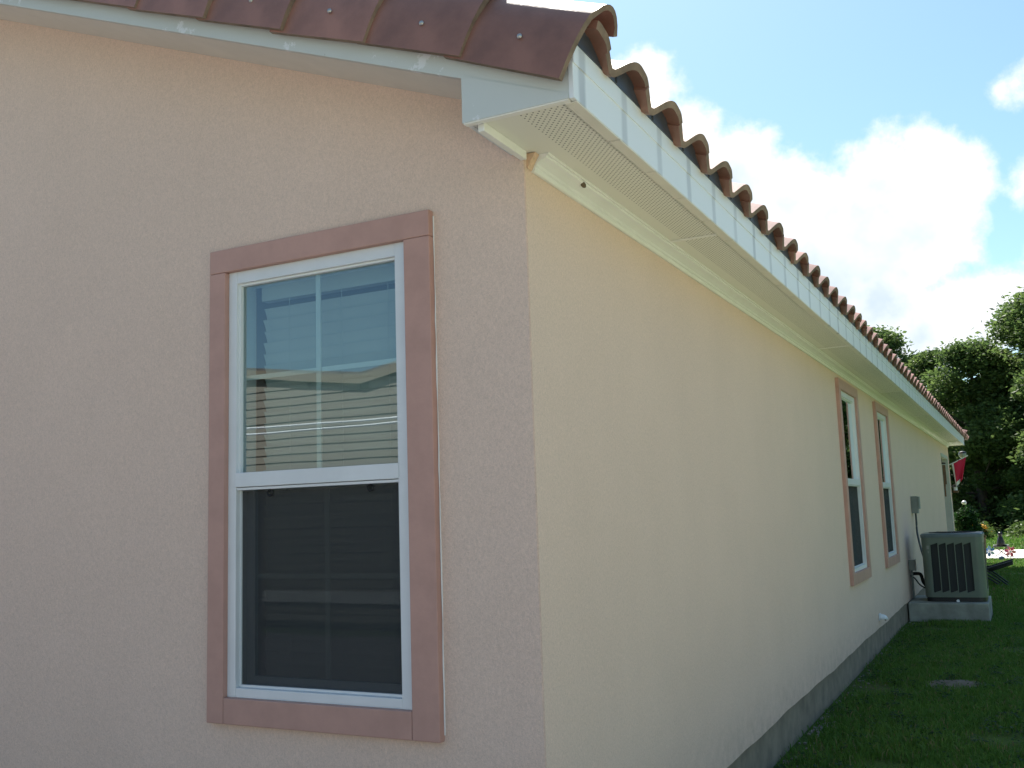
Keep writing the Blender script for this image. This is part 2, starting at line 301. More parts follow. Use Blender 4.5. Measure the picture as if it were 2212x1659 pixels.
def np_mesh(name, V, quads=None, tris=None, mats=()):
    me = bpy.data.meshes.new(name); V = np.asarray(V, dtype=np.float32).reshape(-1, 3)
    fl = []; st = []; n = 0
    me.vertices.add(len(V)); me.vertices.foreach_set('co', V.ravel())
    arr = []; starts = []; 
    if quads is not None and len(quads): arr.append(np.asarray(quads).ravel()); starts.append(np.arange(len(quads))*4 + n); n += len(quads)*4
    if tris is not None and len(tris): arr.append(np.asarray(tris).ravel()); starts.append(np.arange(len(tris))*3 + n); n += len(tris)*3
    li = np.concatenate(arr).astype(np.int32); ls = np.concatenate(starts).astype(np.int32)
    me.loops.add(len(li)); me.loops.foreach_set('vertex_index', li)
    me.polygons.add(len(ls)); me.polygons.foreach_set('loop_start', ls)
    for M in mats: me.materials.append(M)
    me.update(calc_edges=True); me.validate(); return me

# ---------------------------------------------------------------- ground
ZG = -.226
ob('ground', MB().add([(-250,-200,ZG),(250,-200,ZG),(250,300,ZG),(-250,300,ZG)], [(0,1,2,3)]), M_GROUND)['kind'] = 'structure'
ob('road', MB().box(-90, 90, 24.2, 28.6, ZG-.1, ZG+.03), M_WALK)['kind'] = 'structure'
ob('added_bounce_slab', MB().box(2.9, 6.6, -30, 4.6, ZG-.1, ZG+.02), mat('sandy_bounce_slab', (.58, .54, .43), .9, var=.1, vscale=2, bump=.2, bscale=50))['kind'] = 'structure'  # unseen slab, added to bounce warm sunlight up onto the side wall
ob('added_bounce_ground', MB().box(-30, 2.6, -7.4, -.45, ZG-.1, ZG+.016), mat('grey_bounce_ground', (.185, .168, .182), .95, var=.3, vscale=20, bump=.5, bscale=40))['kind'] = 'structure'  # unseen ground, added and toned for the light it bounces onto the gable

# ---------------------------------------------------------------- house
SL = .39; TH = math.atan(SL); YE = 21.0; YO = -.329; XF = .3276; ZS = 2.455; XR = -5.0; XW = -10.0; YP = 18.6
house = thing('stucco_house', 'single storey house with peach stucco walls and red clay tile roof', 'house')
def wall_top(x): return 2.612 - SL*x if x > XR else 2.612 - SL*(2*XR - x)
def wall_grid(us, vs_, holes, fn, bottom=None):
    """fn(u, v, side) -> point; side 0 outer, 1 inner; holes are (u0,u1,v0,v1)"""
    nu, nv = len(us), len(vs_); mb = MB(); V = []
    for s in (0, 1):
        for i in range(nu):
            for j in range(nv): V.append(fn(us[i], vs_[j] if not (j == 0 and bottom) else bottom(us[i]), s, j == nv-1))
    ix = lambda s, i, j: s*nu*nv + i*nv + j
    def solid(i, j):
        if i < 0 or j < 0 or i >= nu-1 or j >= nv-1: return False
        cu, cv = (us[i]+us[i+1])/2, (vs_[j]+vs_[j+1])/2
        return not any(a < cu < b and c < cv < d for a, b, c, d in holes)
    F = []
    for i in range(nu-1):
        for j in range(nv-1):
            if not solid(i, j): continue
            F.append((ix(0,i,j), ix(0,i+1,j), ix(0,i+1,j+1), ix(0,i,j+1))); F.append((ix(1,i,j), ix(1,i,j+1), ix(1,i+1,j+1), ix(1,i+1,j)))
            if not solid(i-1, j): F.append((ix(0,i,j), ix(0,i,j+1), ix(1,i,j+1), ix(1,i,j)))
            if not solid(i+1, j): F.append((ix(0,i+1,j), ix(1,i+1,j), ix(1,i+1,j+1), ix(0,i+1,j+1)))
            if not solid(i, j-1): F.append((ix(0,i,j), ix(1,i,j), ix(1,i+1,j), ix(0,i+1,j)))
            if not solid(i, j+1): F.append((ix(0,i,j+1), ix(0,i+1,j+1), ix(1,i+1,j+1), ix(1,i,j+1)))
    return mb.add(V, F)
def wav(u): return .006 + .005*math.sin(u*2.1) + .003*math.sin(u*5.7+1) + .002*math.sin(u*13+2)
WZ0, WZ1 = .6135, 2.2197
GW = (-1.297, -.471, WZ0, WZ1)
SW = [(6.225, 7.150, .64, 2.262), (8.675, 9.640, .64, 2.262)]
us = sorted(set(list(np.round(np.linspace(XW, -.003, 60), 4)) + [GW[0], GW[1], XR]))
ob('gable_wall', wall_grid(us, [0, WZ0, WZ1, 2.61], [GW], lambda u, v, s, top: (u, -.003 + .15*s, wall_top(u) if top else v), wav), M_STUCCO, house)
us = sorted(set(list(np.round(np.linspace(0, YE, 180), 4)) + [a for h in SW for a in h[:2]] + [YP, 20.45]))
ob('side_wall', wall_grid(us, [0, .64, 2.19, 2.262, ZS+.04], SW + [(YP, 20.45, -1, 2.19)], lambda u, v, s, top: (-.15*s, u, v), wav), M_STUCCO, house)
ob('partition_wall', MB().box(XW+.16, -.16, YP-.15, YP, 0, 2.5), M_STUCCO, house)
ob('rear_wall', MB().box(XW, XW+.15, .16, YE, 0, 2.49), M_STUCCO, house)
ob('far_gable', MB().prism([(XW+.16,2.3),(-.16,2.3),(-.16,2.60),(XR,wall_top(XR)-.02),(XW+.16,2.60)], 'y', YE-.15, YE), M_STUCCO, house)
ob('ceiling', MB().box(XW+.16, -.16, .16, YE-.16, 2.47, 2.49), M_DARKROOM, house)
ob('porch_post', MB().box(XW+.16, XW+.36, YE-.2, YE, 0, 2.3), M_PORCH, house, bev=.008)
ob('foundation', MB().box(XW+.02, -.014, .014, YE-.014, -.6, .03), M_CONC, house)
ob('corner_post_trim', MB().box(-.162, .012, 20.38, 20.449, .02, 2.188), M_PORCH, house, bev=.006)
ob('porch_header_trim', MB().box(-.162, .012, YP+.002, 20.37, 2.12, 2.188), M_PORCH, house, bev=.006)

# roof: deck, tiles, trims
base = lambda x: 2.728 - SL*x; XT = .350
roof = ob('roof', MB().prism([(XF-.005, 2.705-SL*XF),(XR, 2.705-SL*XR),(2*XR-XF+.005, 2.705-SL*XF),(2*XR-XF+.005, 2.66-SL*XF),(XR, 2.66-SL*XR),(XF-.005, 2.66-SL*XF)], 'y', YO+.025, YE+.329-.025), M_BLACK, house)
PT = .355
def hprof(u):
    c = .5 - .5*math.cos(2*math.pi*(u-.08)/PT)
    h = .020 + .086*c**.62
    if u > .29: h += .012*min(1, (u-.29)/.05)
    return h
def tile_mesh(u0, u1, Lg, n=20):
    U = [u0 + (u1-u0)*i/n for i in range(n+1)]; top = []; bot = []
    for u in U:
        dh = (hprof(u+.002) - hprof(u-.002))/.004; nn = math.hypot(1, dh); t = .025
        top.append((u, hprof(u))); bot.append((u + t*dh/nn, hprof(u) - t/nn))
    mb = MB(); k = n+1
    V = []
    for X, lift in ((0, .016), (-Lg, 0)):
        V += [(X, u, h+lift) for u, h in top] + [(X, u, h+lift) for u, h in bot]
    F = []; mi = []
    for i in range(n):
        F.append((i, i+1, 2*k+i+1, 2*k+i)); mi.append(0)
        F.append((k+i, 3*k+i, 3*k+i+1, k+i+1)); mi.append(0)
        F.append((i, k+i, k+i+1, i+1)); mi.append(1)
        F.append((2*k+i, 2*k+i+1, 3*k+i+1, 3*k+i)); mi.append(0)
    F.append((0, 2*k, 3*k, k)); mi.append(0); F.append((n, k+n, 3*k+n, 2*k+n)); mi.append(1)
    mb.add(V, F); mb.mi = mi; return mb
ME_TILE = [mesh_of('roof_tile', tile_mesh(0, .372, .43), [M_TILE, M_TEDGE], 40)]
ME_HALF = mesh_of('roof_tile', tile_mesh(.240, .372, .43, 10), [M_TILE, M_TEDGE], 40)
EX = .375; NT = 64
def slope_pt(d, y, h=0):      # d = distance up the slope from the eave tile end at x=.40
    return (XT - d*math.cos(TH) + h*math.sin(TH), y, base(XT) + d*math.sin(TH) + h*math.cos(TH))
for c in range(2):
    for k in range(-1, NT):
        j = random.Random(k*7+c)
        link('roof_tile', ME_HALF if k < 0 else ME_TILE[0], roof, slope_pt(c*EX + j.uniform(-.006, .006), -.161 + k*PT + j.uniform(-.003, .003), .001*c - (.012 if k < 0 else 0)), (0, TH + j.uniform(-.006, .006), j.uniform(-.006, .006)))
# courses above the first two, seen only as one field
tm = tile_mesh(0, .372, .43, 8); V0 = np.array(tm.v); F0 = np.array(tm.f); Vs = []; Fs = []; off = 0
ncrs = int(((.4-XR)/math.cos(TH))/EX)
rotm = np.array(Matrix.Rotation(TH, 3, 'Y'))
for side in (0, 1):
    for c in range(2 if side == 0 else 0, ncrs):
        for k in range(0, NT-1):
            P = V0@rotm.T + np.array(slope_pt(c*EX, -.161 + k*PT, .001))
            if side: P = P*np.array([-1, 1, 1]) + np.array([2*XR, 0, 0])
            Vs.append(P); Fs.append(F0 + off); off += len(V0)
ft = link('tile_field', np_mesh('tile_field', np.concatenate(Vs), quads=np.concatenate(Fs), mats=[M_TILE]), roof); ft['kind'] = 'stuff'
# rake tiles: skirt outside the rake board, rolled over the top
def rake_mesh():
    prof = [(-.226 - .142*math.cos(R(a)), -.100 + .262*math.sin(R(a))) for a in (0, 12, 24, 36, 47, 57, 66, 74, 82, 90, 99, 108, 118, 128)]
    n = len(prof)
    def nrm(i):
        p, q = prof[max(i-1, 0)], prof[min(i+1, n-1)]; d = (q[0]-p[0], q[1]-p[1]); l = math.hypot(*d); return (d[1]/l, -d[0]/l)
    inn = [(p[0] + .017*nrm(i)[0], p[1] + .017*nrm(i)[1]) for i, p in enumerate(prof)]
    V = []; XS = (0, -.14, -.29, -.43)
    for X in XS:
        lift = .030*(1 + X/.43); 
        lf = lambda h: lift*(.22 + .78*min(1, max(0, (h+.10)/.2)))
        V += [(X, y - lift*.5*(h < .10), h+lf(h)) for y, h in prof] + [(X, y - lift*.3*(h < .10), h+lf(h)) for y, h in inn]
    F = []; mi = []; k = 2*n; m_ = len(XS)
    for s in range(m_-1):
        for i in range(n-1):
            a = s*k; b = (s+1)*k
            F.append((a+i, a+i+1, b+i+1, b+i)); mi.append(0); F.append((a+n+i, b+n+i, b+n+i+1, a+n+i+1)); mi.append(0)
        F.append((s*k, (s+1)*k, (s+1)*k+n, s*k+n)); mi.append(1); F.append((s*k+n-1, s*k+2*n-1, (s+1)*k+2*n-1, (s+1)*k+n-1)); mi.append(1)
    for i in range(n-1):
        F.append((i, n+i, n+i+1, i+1)); mi.append(1)
        e = (m_-1)*k; F.append((e+i, e+i+1, e+n+i+1, e+n+i)); mi.append(0)
    mb = MB().add(V, F); mb.mi = mi; return mb
ME_RAKE = mesh_of('rake_tile', rake_mesh(), [M_TILE, M_TEDGE], 50)
ME_NAIL = mesh_of('nail', MB().lathe([(.0, 0), (.006, .001), (.0085, .004), (.006, .008), (.0, .009)], n=10), M_NAIL, 60)
d0 = (XT-.352)/math.cos(TH)
for k in range(16):
    j = random.Random(k)
    dd = d0 + k*EX + j.uniform(-.006, .006)
    link('rake_tile', ME_RAKE, roof, slope_pt(dd, j.uniform(-.004, .004), -.016 if k == 0 else .006), (0, TH + (.055 if k == 0 else j.uniform(-.006, .022)), j.uniform(-.004, .004)))
    if k < 8: link('nail', ME_NAIL, roof, slope_pt(dd + .185, -.366, .0), (R(90), 0, 0))
rk2 = []
for k in range(15):
    pp = slope_pt(d0 + k*EX, 0)
    o = link('rake_tile', ME_RAKE, roof, (pp[0], YE, pp[2]), (0, TH, 0), (1, -1, 1))
for k in range(int((YE+.4)/.38)):
    link('ridge_tile', None, roof) if False else None
# eave closure following the tile undersides
n = int((YE+.2-YO)/.0178); mb = MB(); V = []; F = []
for i in range(n+1):
    y = -.30 + (YE+.5)*i/n; u = (y + .161) % PT
    zt = base(.334) + (hprof(u if u > .02 else u+PT) + .004)*math.cos(TH)
    V += [(.334, y, 2.6205), (.334, y, zt), (.305, y, zt+.010), (.305, y, 2.6205)]
for i in range(n): 
    for q in range(4): F.append((i*4+q, i*4+(q+1) % 4, (i+1)*4+(q+1) % 4, (i+1)*4+q))
mb.add(V, F); ob('eave_closure', mb, M_CLOS, house)
ME_WEEP = mesh_of('weep_slot', MB().lathe([(0, 0), (.008, .004), (.009, .018), (.006, .028), (0, .03)], n=8), M_BLACK, 60)
for k in range(30): link('weep_slot', ME_WEEP, house, (.3345, .096 - .085 + k*PT, 2.622), scale=(.5, 1, 1))
YF = YE + .329
ob('fascia', MB().box(XF-.016, XF, YO-.003, YF+.003, 2.447, 2.562), M_FASC, house, bev=.002)
ob('drip_edge', MB().prism([(XF-.012, 2.556), (XF+.0035, 2.556), (XF+.0035, 2.620), (XF-.02, 2.624), (XF-.02, 2.618), (XF-.012, 2.614)], 'y', YO-.004, YF+.004), M_FASC, house)
for a, b, nm in ((YO+.002, 1.348, 0), (1.352, 5.0, 1), (5.004, 8.66, 2), (8.664, 12.3, 3), (12.304, 16, 4), (16.004, 19.6, 5), (19.604, YF, 6)):
    ob('soffit_panel', MB().box(-.046, XF-.017, a, b, ZS, ZS+.012), M_SOFF, house)
    if nm: ob('soffit_seam', MB().box(.07, XF-.02, a-.012, a+.008, ZS-.006, ZS-.001), M_CROWN, house)
y = YO + .02; k = 0
while y < 14:
    ob('fascia_tab', MB().box(XF-.040, XF-.001, y, y+.344, 2.4425, 2.4465), M_SOFFP, house, bev=.002) if k < 12 else None
    y += .352; k += 1
ob('soffit_channel', MB().box(-.046, XF-.02, YO-.001, YO+.022, ZS-.010, ZS-.001), M_CROWN, house, bev=.002)
ob('wall_channel', MB().box(-.012, .010, YO+.03, -.004, ZS-.030, ZS-.001), M_CROWN, house, bev=.002)
ob('crown_moulding', MB().prism([(.001,2.398),(.012,2.398),(.016,2.404),(.016,2.412),(.022,2.416),(.024,2.424),(.040,2.434),(.058,2.441),(.060,2.447),(.068,2.448),(.069,2.4545),(.001,2.4545)], 'y', .045, YE), M_CROWN, house)
ob('caulk_patch', MB().prism([(.0, 2.405),(.004,2.40),(.020,2.43),(.034,2.452),(.0,2.452)], 'y', .012, .044), mat('raw_caulk', (.66,.46,.32), .8, var=.15, vscale=60), house)
# cornice return and rake board on the camera's gable, the same at the far gable
for y0, y1, f in ((YO, YO+.02, 1), (YF-.02, YF, 0)):
    zb = lambda x: 2.580 - SL*x
    ob('rake_board', MB().prism([(XF-.0165, zb(XF)+.004),(XF-.0165, zb(XF)+.165),(XR, zb(XR)+.165),(2*XR-XF, zb(XF)+.165),(2*XR-XF, zb(XF)),(XR, zb(XR))], 'y', y0, y1), M_TOUCH, house)
    a, b = (y0-.004, y0+.0) if f else (y1, y1+.004)
    ob('cornice_return', MB().prism([(-.048, ZS-.006),(XF-.0165, ZS-.006),(XF-.0165, zb(XF)+.010),(-.048, zb(-.048)+.004)], 'y', a, b), M_TOUCH, house)
    ob('return_cheek', MB().box(-.048, -.034, min(y0, 0 if f else YE)+.021 if f else YE, -.004 if f else y0-.001, ZS-.004, 2.615), M_WHITE, house)
    ys, ye = (YO+.0205, -.0035) if f else (YE+.001, YF-.0205)
    ob('rake_soffit', MB().prism([(-.049, 2.600+SL*.049),(-.049, 2.612+SL*.049),(XR, 2.612-SL*XR),(2*XR+.049, 2.612+SL*.049),(2*XR+.049, 2.600+SL*.049),(XR, 2.600-SL*XR)], 'y', ys, ye), M_SOFFP, house)

# ---------------------------------------------------------------- windows
def window(kind, u0, u1, z0, z1, cas, zm, fl=.0):
    """kind 'g' on the gable wall (u = x), 's' on the side wall (u = y); depth w positive into the wall"""
    def bx(mb, a0, a1, w0, w1, c0, c1):
        return mb.box(a0, a1, w0, w1, c0, c1) if kind == 'g' else mb.box(-w1, -w0, a0, a1, c0, c1)
    fw = .040; fb = .034
    m_ = MB()
    bx(m_, u0, u0+fw, -.010, .10, z0, z1); bx(m_, u1-fw-.012, u1, -.010, .10, z0, z1)
    bx(m_, u0+fw+.0005, u1-fw-.0125, -.009, .10, z1-.047, z1); bx(m_, u0+fw+.0005, u1-fw-.0125, -.009, .10, z0, z0+fb)
    g0, g1 = u0+fw, u1-fw-.012
    win = ob('window', m_, M_WHITE, house, bev=.002)
    c0, c1, cz0, cz1 = cas
    for nm, q in (('head', (c0, c1, z1, cz1)), ('left', (c0, u0, cz0, z1-.001)), ('right', (u1, c1, cz0, z1-.001)), ('sill', (u0+.001, u1-.001, cz0, z0))):
        ob('casing_board', bx(MB(), q[0], q[1], -.032, .004, q[2], q[3]), M_CASE, win, bev=.004)
    if kind == 'g':
        for a_, b_ in (((c1+.0025, -.004, cz0+.02), (c1+.0025, -.004, cz1-.02)), ((c0+.02, -.004, cz1+.0025), (c1-.02, -.004, cz1+.0025))):
            g5 = random.Random(3); pts = [(a_[0]+(b_[0]-a_[0])*t/24 + g5.uniform(-.0012, .0012), a_[1], a_[2]+(b_[2]-a_[2])*t/24 + g5.uniform(-.0012, .0012)) for t in range(25)]
            ob('caulk_bead', MB().tube(pts, [g5.uniform(.0008, .0030) for _ in pts], 6), M_CROWN if a_[0] == b_[0] else M_STUCCO, win, smooth=60)
    bead = MB()
    bx(bead, g0, g0+.008, .003, .02, zm+.0, z1-.047); bx(bead, g1-.008, g1, .003, .02, zm, z1-.047); bx(bead, g0+.0085, g1-.0085, .003, .02, z1-.056, z1-.0475)
    ob('glazing_bead', bead, M_GRID, win)
    rail = bx(MB(), g0-.004, g1+.004, -.014, .045, zm-.004, zm+.050)
    r_ = ob('meeting_rail', rail, M_WHITE, win, bev=.003)
    ob('rail_lip', bx(MB(), g0+.001, g1-.001, -.008, .03, zm-.016, zm-.006), M_WHITE, win, bev=.002)
    ob('upper_pane', bx(MB(), g0+.001, g1-.001, .018, .0215, zm+.05, z1-.0475), M_GLASS, win)
    ob('lower_pane', bx(MB(), g0+.03, g1-.03, .062, .0655, z0+fb+.03, zm-.004), M_GLASS, win)
    sash = MB(); bx(sash, g0+.001, g0+.029, .050, .078, z0+fb, zm-.005); bx(sash, g1-.029, g1-.001, .050, .078, z0+fb, zm-.005); bx(sash, g0+.0295, g1-.0295, .050, .078, z0+fb, z0+fb+.034)
    ob('lower_sash', sash, M_WHITE, win)
    um = (g0+g1)/2 + fl
    zu = zm + .05 + (z1-.047-zm-.05)*.5; zl = z0+fb + (zm-z0-fb)*.54
    ob('muntin', bx(MB(), um-.0105, um+.0105, .030, .036, zm+.05, z1-.048), M_GRID, win)
    ob('muntin', bx(MB(), g0+.002, g1-.002, .0365, .0425, zu-.009, zu+.009), M_GRID, win)
    ob('muntin', bx(MB(), um-.0105, um+.0105, .072, .078, z0+fb+.035, zm-.006), M_GRID, win)
    ob('muntin', bx(MB(), g0+.03, g1-.03, .0785, .0845, zl-.009, zl+.009), M_GRID, win)
    ob('insect_screen', bx(MB(), g0+.007, g1-.007, .018, .0188, z0+fb+.010, zm-.018), M_SCREEN, win)
    sf = MB(); bx(sf, g0+.0005, g0+.0065, .012, .024, z0+fb+.001, zm-.017); bx(sf, g1-.0065, g1-.0005, .012, .024, z0+fb+.001, zm-.017); bx(sf, g0+.007, g1-.007, .010, .026, z0+fb+.0005, z0+fb+.0095)
    ob('screen_frame', sf, M_WHITE, win)
    if kind == 'g':
        for t in (.20, .82):
            tab = MB(); c = (g0 + (g1-g0)*t, .012, zm-.026)
            tab.tube([(c[0]+.013*math.cos(a), c[1], c[2]-.004+.011*math.sin(a)) for a in [i*math.pi/6 for i in range(12)]], .0035, 6)
            ob('screen_pull', tab, M_BLACK, win)
    return win
window('g', GW[0], GW[1], WZ0, WZ1, (-1.378, -.364, .52, 2.312), 1.388, -.005)
for h, cs in zip(SW, ((6.128, 7.262), (8.580, 9.745))):
    window('s', h[0], h[1], h[2], h[3], (cs[0], cs[1], .542, 2.354), 1.42)
# venetian blind behind the gable window
bl = thing('window_blind', 'white slatted venetian blind hanging closed behind the corner window glass', 'blind', (-.88, .105, 2.19))
bx0, bx1 = -1.224, -.535
ob('headrail', MB().box(bx0+.88, bx1+.88, -.012, .03, -.075, 0), M_BLIND, bl, bev=.003)
sl = MB()
V = []; 
for i, t in enumerate(np.linspace(-1, 1, 6)): V += [(bx0+.88, .0035*(1-t*t) - t*.009, t*.0255), (bx1+.88, .0035*(1-t*t) - t*.009, t*.0255)]
sl.add(V, [(2*i, 2*i+1, 2*i+3, 2*i+2) for i in range(5)])
ME_SLAT = mesh_of('slat', sl, M_BLIND, 60)
for k in range(32):
    j = random.Random(k); link('slat', ME_SLAT, bl, (j.uniform(-.004, .004), .01, -.128 - k*.0455), (j.uniform(-.05, .05), j.uniform(-.004, .004), 0))
for x in (-.20, .05, .26): ob('cord', MB().tube([(x, -.016, -.07), (x, -.016, -1.55)], .0012, 5), M_BLIND, bl)
# dim rooms behind the side windows are the house interior itself

# ---------------------------------------------------------------- small things on the side wall
ns = MB(); ns.lathe([(0,0),(.010,.001),(.016,.006),(.015,.012),(.008,.017),(.006,.014),(0,.010)], n=11)
o = tag(ob('wasp_nest', ns, mat('dried_mud', (.13,.095,.06), .95, var=.4, vscale=90, bump=.8, bscale=150, bdist=.004), smooth=60, loc=(.046, .372, 2.436), rot=(0, R(55), R(10))), 'small brown mud wasp nest stuck to the white crown moulding', 'wasp nest')
pad = tag(ob('concrete_pad', MB().box(.002, .907, 10.47, 11.55, -.5, 0), M_PADC, bev=.012), 'grey concrete pad under the air conditioner beside the side wall', 'concrete pad')

# air conditioner
ac = thing('air_conditioner', 'grey green outdoor air conditioner with dark louvre slots on concrete pad', 'air conditioner', (.545, 10.98, 0))
HW, HD, RC, AZ0, AZ1 = .352, .34, .085, .055, .80
def rrect(hw, hd, r, n=6):
    P = []
    for cx_, cy_, a0 in ((hw-r, hd-r, 0), (-hw+r, hd-r, 90), (-hw+r, -hd+r, 180), (hw-r, -hd+r, 270)):
        for i in range(n+1): a = R(a0 + 90*i/n); P.append((cx_+r*math.cos(a), cy_+r*math.sin(a)))
    return P
ob('base_pan', MB().prism(rrect(HW-.012, HD-.012, RC), 'z', .003, AZ0-.001), M_BLACK, ac, smooth=40)
ob('coil', MB().prism(rrect(HW-.035, HD-.035, RC), 'z', AZ0, AZ1-.01), M_COIL, ac, smooth=40)
def arc_panel(q):    # one rounded corner of the casing
    cx_, cy_, a0 = ((HW-RC, HD-RC, 0), (-HW+RC, HD-RC, 90), (-HW+RC, -HD+RC, 180), (HW-RC, -HD+RC, 270))[q]
    P = [(cx_+RC*math.cos(R(a0+90*i/8)), cy_+RC*math.sin(R(a0+90*i/8))) for i in range(9)]
    Q = [(cx_+(RC-.02)*math.cos(R(a0+90*i/8)), cy_+(RC-.02)*math.sin(R(a0+90*i/8))) for i in range(9)]
    return MB().prism(P + Q[::-1], 'z', AZ0, AZ1)
for q in range(4): ob('corner_panel', arc_panel(q), M_AC, ac, smooth=40)
def louvre_side(half, along, face, name):
    """the face's band, bars and slanted slot ends; along maps (u, depth, z)"""
    u0, u1 = -half+RC, half-RC; parts = []
    s0, wslot, pit = (-.245, .084, .0945) if along == 'x' else (-.225, .084, .0945)
    edges = [(max(u0, s0 + i*pit), s0 + i*pit + wslot) for i in range(5)]
    zt, zbm, sk = AZ1-.105, AZ0+.055, .030
    polys = []
    top = [(u0, AZ1), (u1, AZ1), (u1, zt+sk)]; bot = [(u0, AZ0), (u1, AZ0), (u1, zbm+sk)]
    for a, b in reversed(edges):
        top += [(b, zt+sk), (b, zt+sk-.001), (a, zt)]; bot += [(b, zbm+sk), (a, zbm)]
        if a > u0: top += [(a, zt+sk)]; bot += [(a, zbm+sk)]
    top.append((u0, zt+sk)) if edges[0][0] > u0 else None; bot.append((u0, zbm+sk)) if edges[0][0] > u0 else None
    polys = [('band', top), ('band', bot)]
    pts = [u0] + [x for e in edges for x in e] + [u1]
    for i in range(0, len(pts)-1, 2):
        if pts[i+1] - pts[i] > .002: polys.append(('louvre_bar', [(pts[i], zbm+sk+.0002), (pts[i+1], zbm+sk+.0002), (pts[i+1], zt+sk-.0002), (pts[i], zt+sk-.0002)]))
    for nm, p in polys:
        mb = MB()
        if along == 'x': mb.prism(p, 'y', face*(HD), face*(HD-.010))
        else: mb.prism(p, 'x', face*(HW), face*(HW-.010))
        ob(nm, mb, M_AC, ac)
louvre_side(HW, 'x', -1, 'front'); louvre_side(HD, 'y', 1, 'right'); louvre_side(HD, 'y', -1, 'left'); louvre_side(HW, 'x', 1, 'rear')
lid = MB(); P0 = rrect(HW+.008, HD+.008, RC+.008); P1 = rrect(HW-.008, HD-.008, RC)
k = len(P0); V = [(x, y, z) for z, PP in ((AZ1-.012, P0), (AZ1+.022, P0), (AZ1+.036, P1)) for x, y in PP]
F = [tuple(range(k))[::-1], tuple(range(2*k, 3*k))] + [(s*k+i, s*k+(i+1) % k, (s+1)*k+(i+1) % k, (s+1)*k+i) for s in range(2) for i in range(k)]
ob('lid', lid.add(V, F), M_ACTOP, ac, smooth=35)
fg = MB()
for r in (.08, .13, .18, .23, .27): fg.tube([(r*math.cos(a), r*math.sin(a), AZ1+.042) for a in [i*2*math.pi/24 for i in range(25)]], .003, 5)
for i in range(8): a = i*math.pi/4; fg.tube([(0, 0, AZ1+.045), (.28*math.cos(a), .28*math.sin(a), AZ1+.045)], .003, 5)
ob('fan_grille', fg, M_BLACK, ac)
lb = mat('faded_label', (.24, .25, .22), .5)
ob('nameplate', MB().box(-.325+.035, -.262, -HD-.003, -HD-.0005, AZ1-.155, AZ1-.11), lb, ac)
ob('nameplate', MB().box(-.315+.035, -.268, -HD-.003, -HD-.0005, AZ1-.205, AZ1-.175), lb, ac)
ob('drain_plug', MB().lathe([(.0,0),(.02,.0),(.018,.012),(.0,.014)], n=10), M_WHITE, ac, loc=(.02, -HD-.012, .012), rot=(R(80), 0, 0))

bxo = thing('disconnect_box', 'grey electrical disconnect box high on the wall behind the air conditioner', 'electrical box', (0, 11.95, 1.08))
ob('body', MB().box(.002, .085, -.08, .08, 0, .235), M_GREY, bxo, bev=.006)
ob('cover', MB().box(.086, .108, -.084, .084, .06, .228), M_GREY, bxo, bev=.005)
cdt = [(.045, 11.95, 1.079), (.045, 11.94, .95), (.046, 11.90, .85), (.065, 11.80, .74), (.11, 11.6, .58), (.16, 11.42, .46), (.205, 11.26, .40)]
def smoothpath(P, n=6):
    P = [Vector(p) for p in P]; out = []
    for i in range(len(P)-1):
        p0, p1, p2, p3 = P[max(i-1,0)], P[i], P[i+1], P[min(i+2, len(P)-1)]
        for s in range(n):
            t = s/n; out.append(.5*((2*p1) + (p2-p0)*t + (2*p0-5*p1+4*p2-p3)*t*t + (3*p1-p0-3*p2+p3)*t**3))
    return out + [P[-1]]
tag(ob('flexible_conduit', MB().tube(smoothpath(cdt), .013, 8), mat('conduit_dark', (.05,.06,.06), .5), smooth=60), 'dark flexible conduit curving from the disconnect box to the air conditioner', 'conduit')
jb = thing('junction_box', 'small grey junction box low on the wall left of the air conditioner', 'electrical box', (0, 10.95, .365))
ob('body', MB().box(.002, .075, -.05, .05, 0, .135), M_GREY, jb, bev=.005)
ob('cover', MB().box(.0755, .083, -.055, .055, -.005, .14), M_GREY, jb, bev=.003)
ob('riser', MB().tube([(.03, .0, 0), (.03, .0, -.36)], .013, 8), M_GREY, jb, smooth=60)
M_INS = mat('pipe_insulation', (.014,.014,.015), .8, bump=.5, bscale=60)
tag(ob('refrigerant_pipe', MB().tube(smoothpath([(-.02, 11.2, .30), (.06, 11.18, .31), (.12, 11.1, .30), (.15, 11.08, .2), (.20, 11.08, .14)]), .022, 8), M_INS, smooth=60), 'thick black insulated pipe looping from wall into air conditioner', 'pipe')
tag(ob('control_cable', MB().tube(smoothpath([(-.02, 11.05, .30), (.05, 11.03, .26), (.10, 11.0, .19), (.15, 11.0, .15), (.20, 11.02, .13)]), .009, 8), M_INS, smooth=60), 'thin black cable sagging below the thick insulated pipe', 'cable')
sc = thing('spigot_cover', 'white domed spigot cover low on the side wall above the foundation', 'spigot cover', (0, 7.77, .09))
dm = MB(); V = []; F = []
for i in range(7):
    a = R(90*i/6)
    for j in range(13):
        b = R(180*j/12); V.append((.010 + .075*math.sin(a)*math.sin(b)*1.0, -.05*math.cos(b)*math.sin(a) , .052*math.cos(a)))
for i in range(6):
    for j in range(12): F.append((i*13+j, i*13+j+1, (i+1)*13+j+1, (i+1)*13+j))
dob = ob('dome', dm.add(V, F), M_WHITE, sc, smooth=60)
dob.modifiers.new('shell', 'SOLIDIFY').thickness = .005
ob('tap', MB().tube([(.0, 0, .018), (.05, 0, .016), (.06, 0, -.012)], [.010, .011, .008], 8), mat('dull_brass', (.10,.08,.045), .5, metal=.6), sc, smooth=50)
ob('back_plate', MB().box(.002, .012, -.055, .055, -.012, .054), M_WHITE, sc, bev=.004)

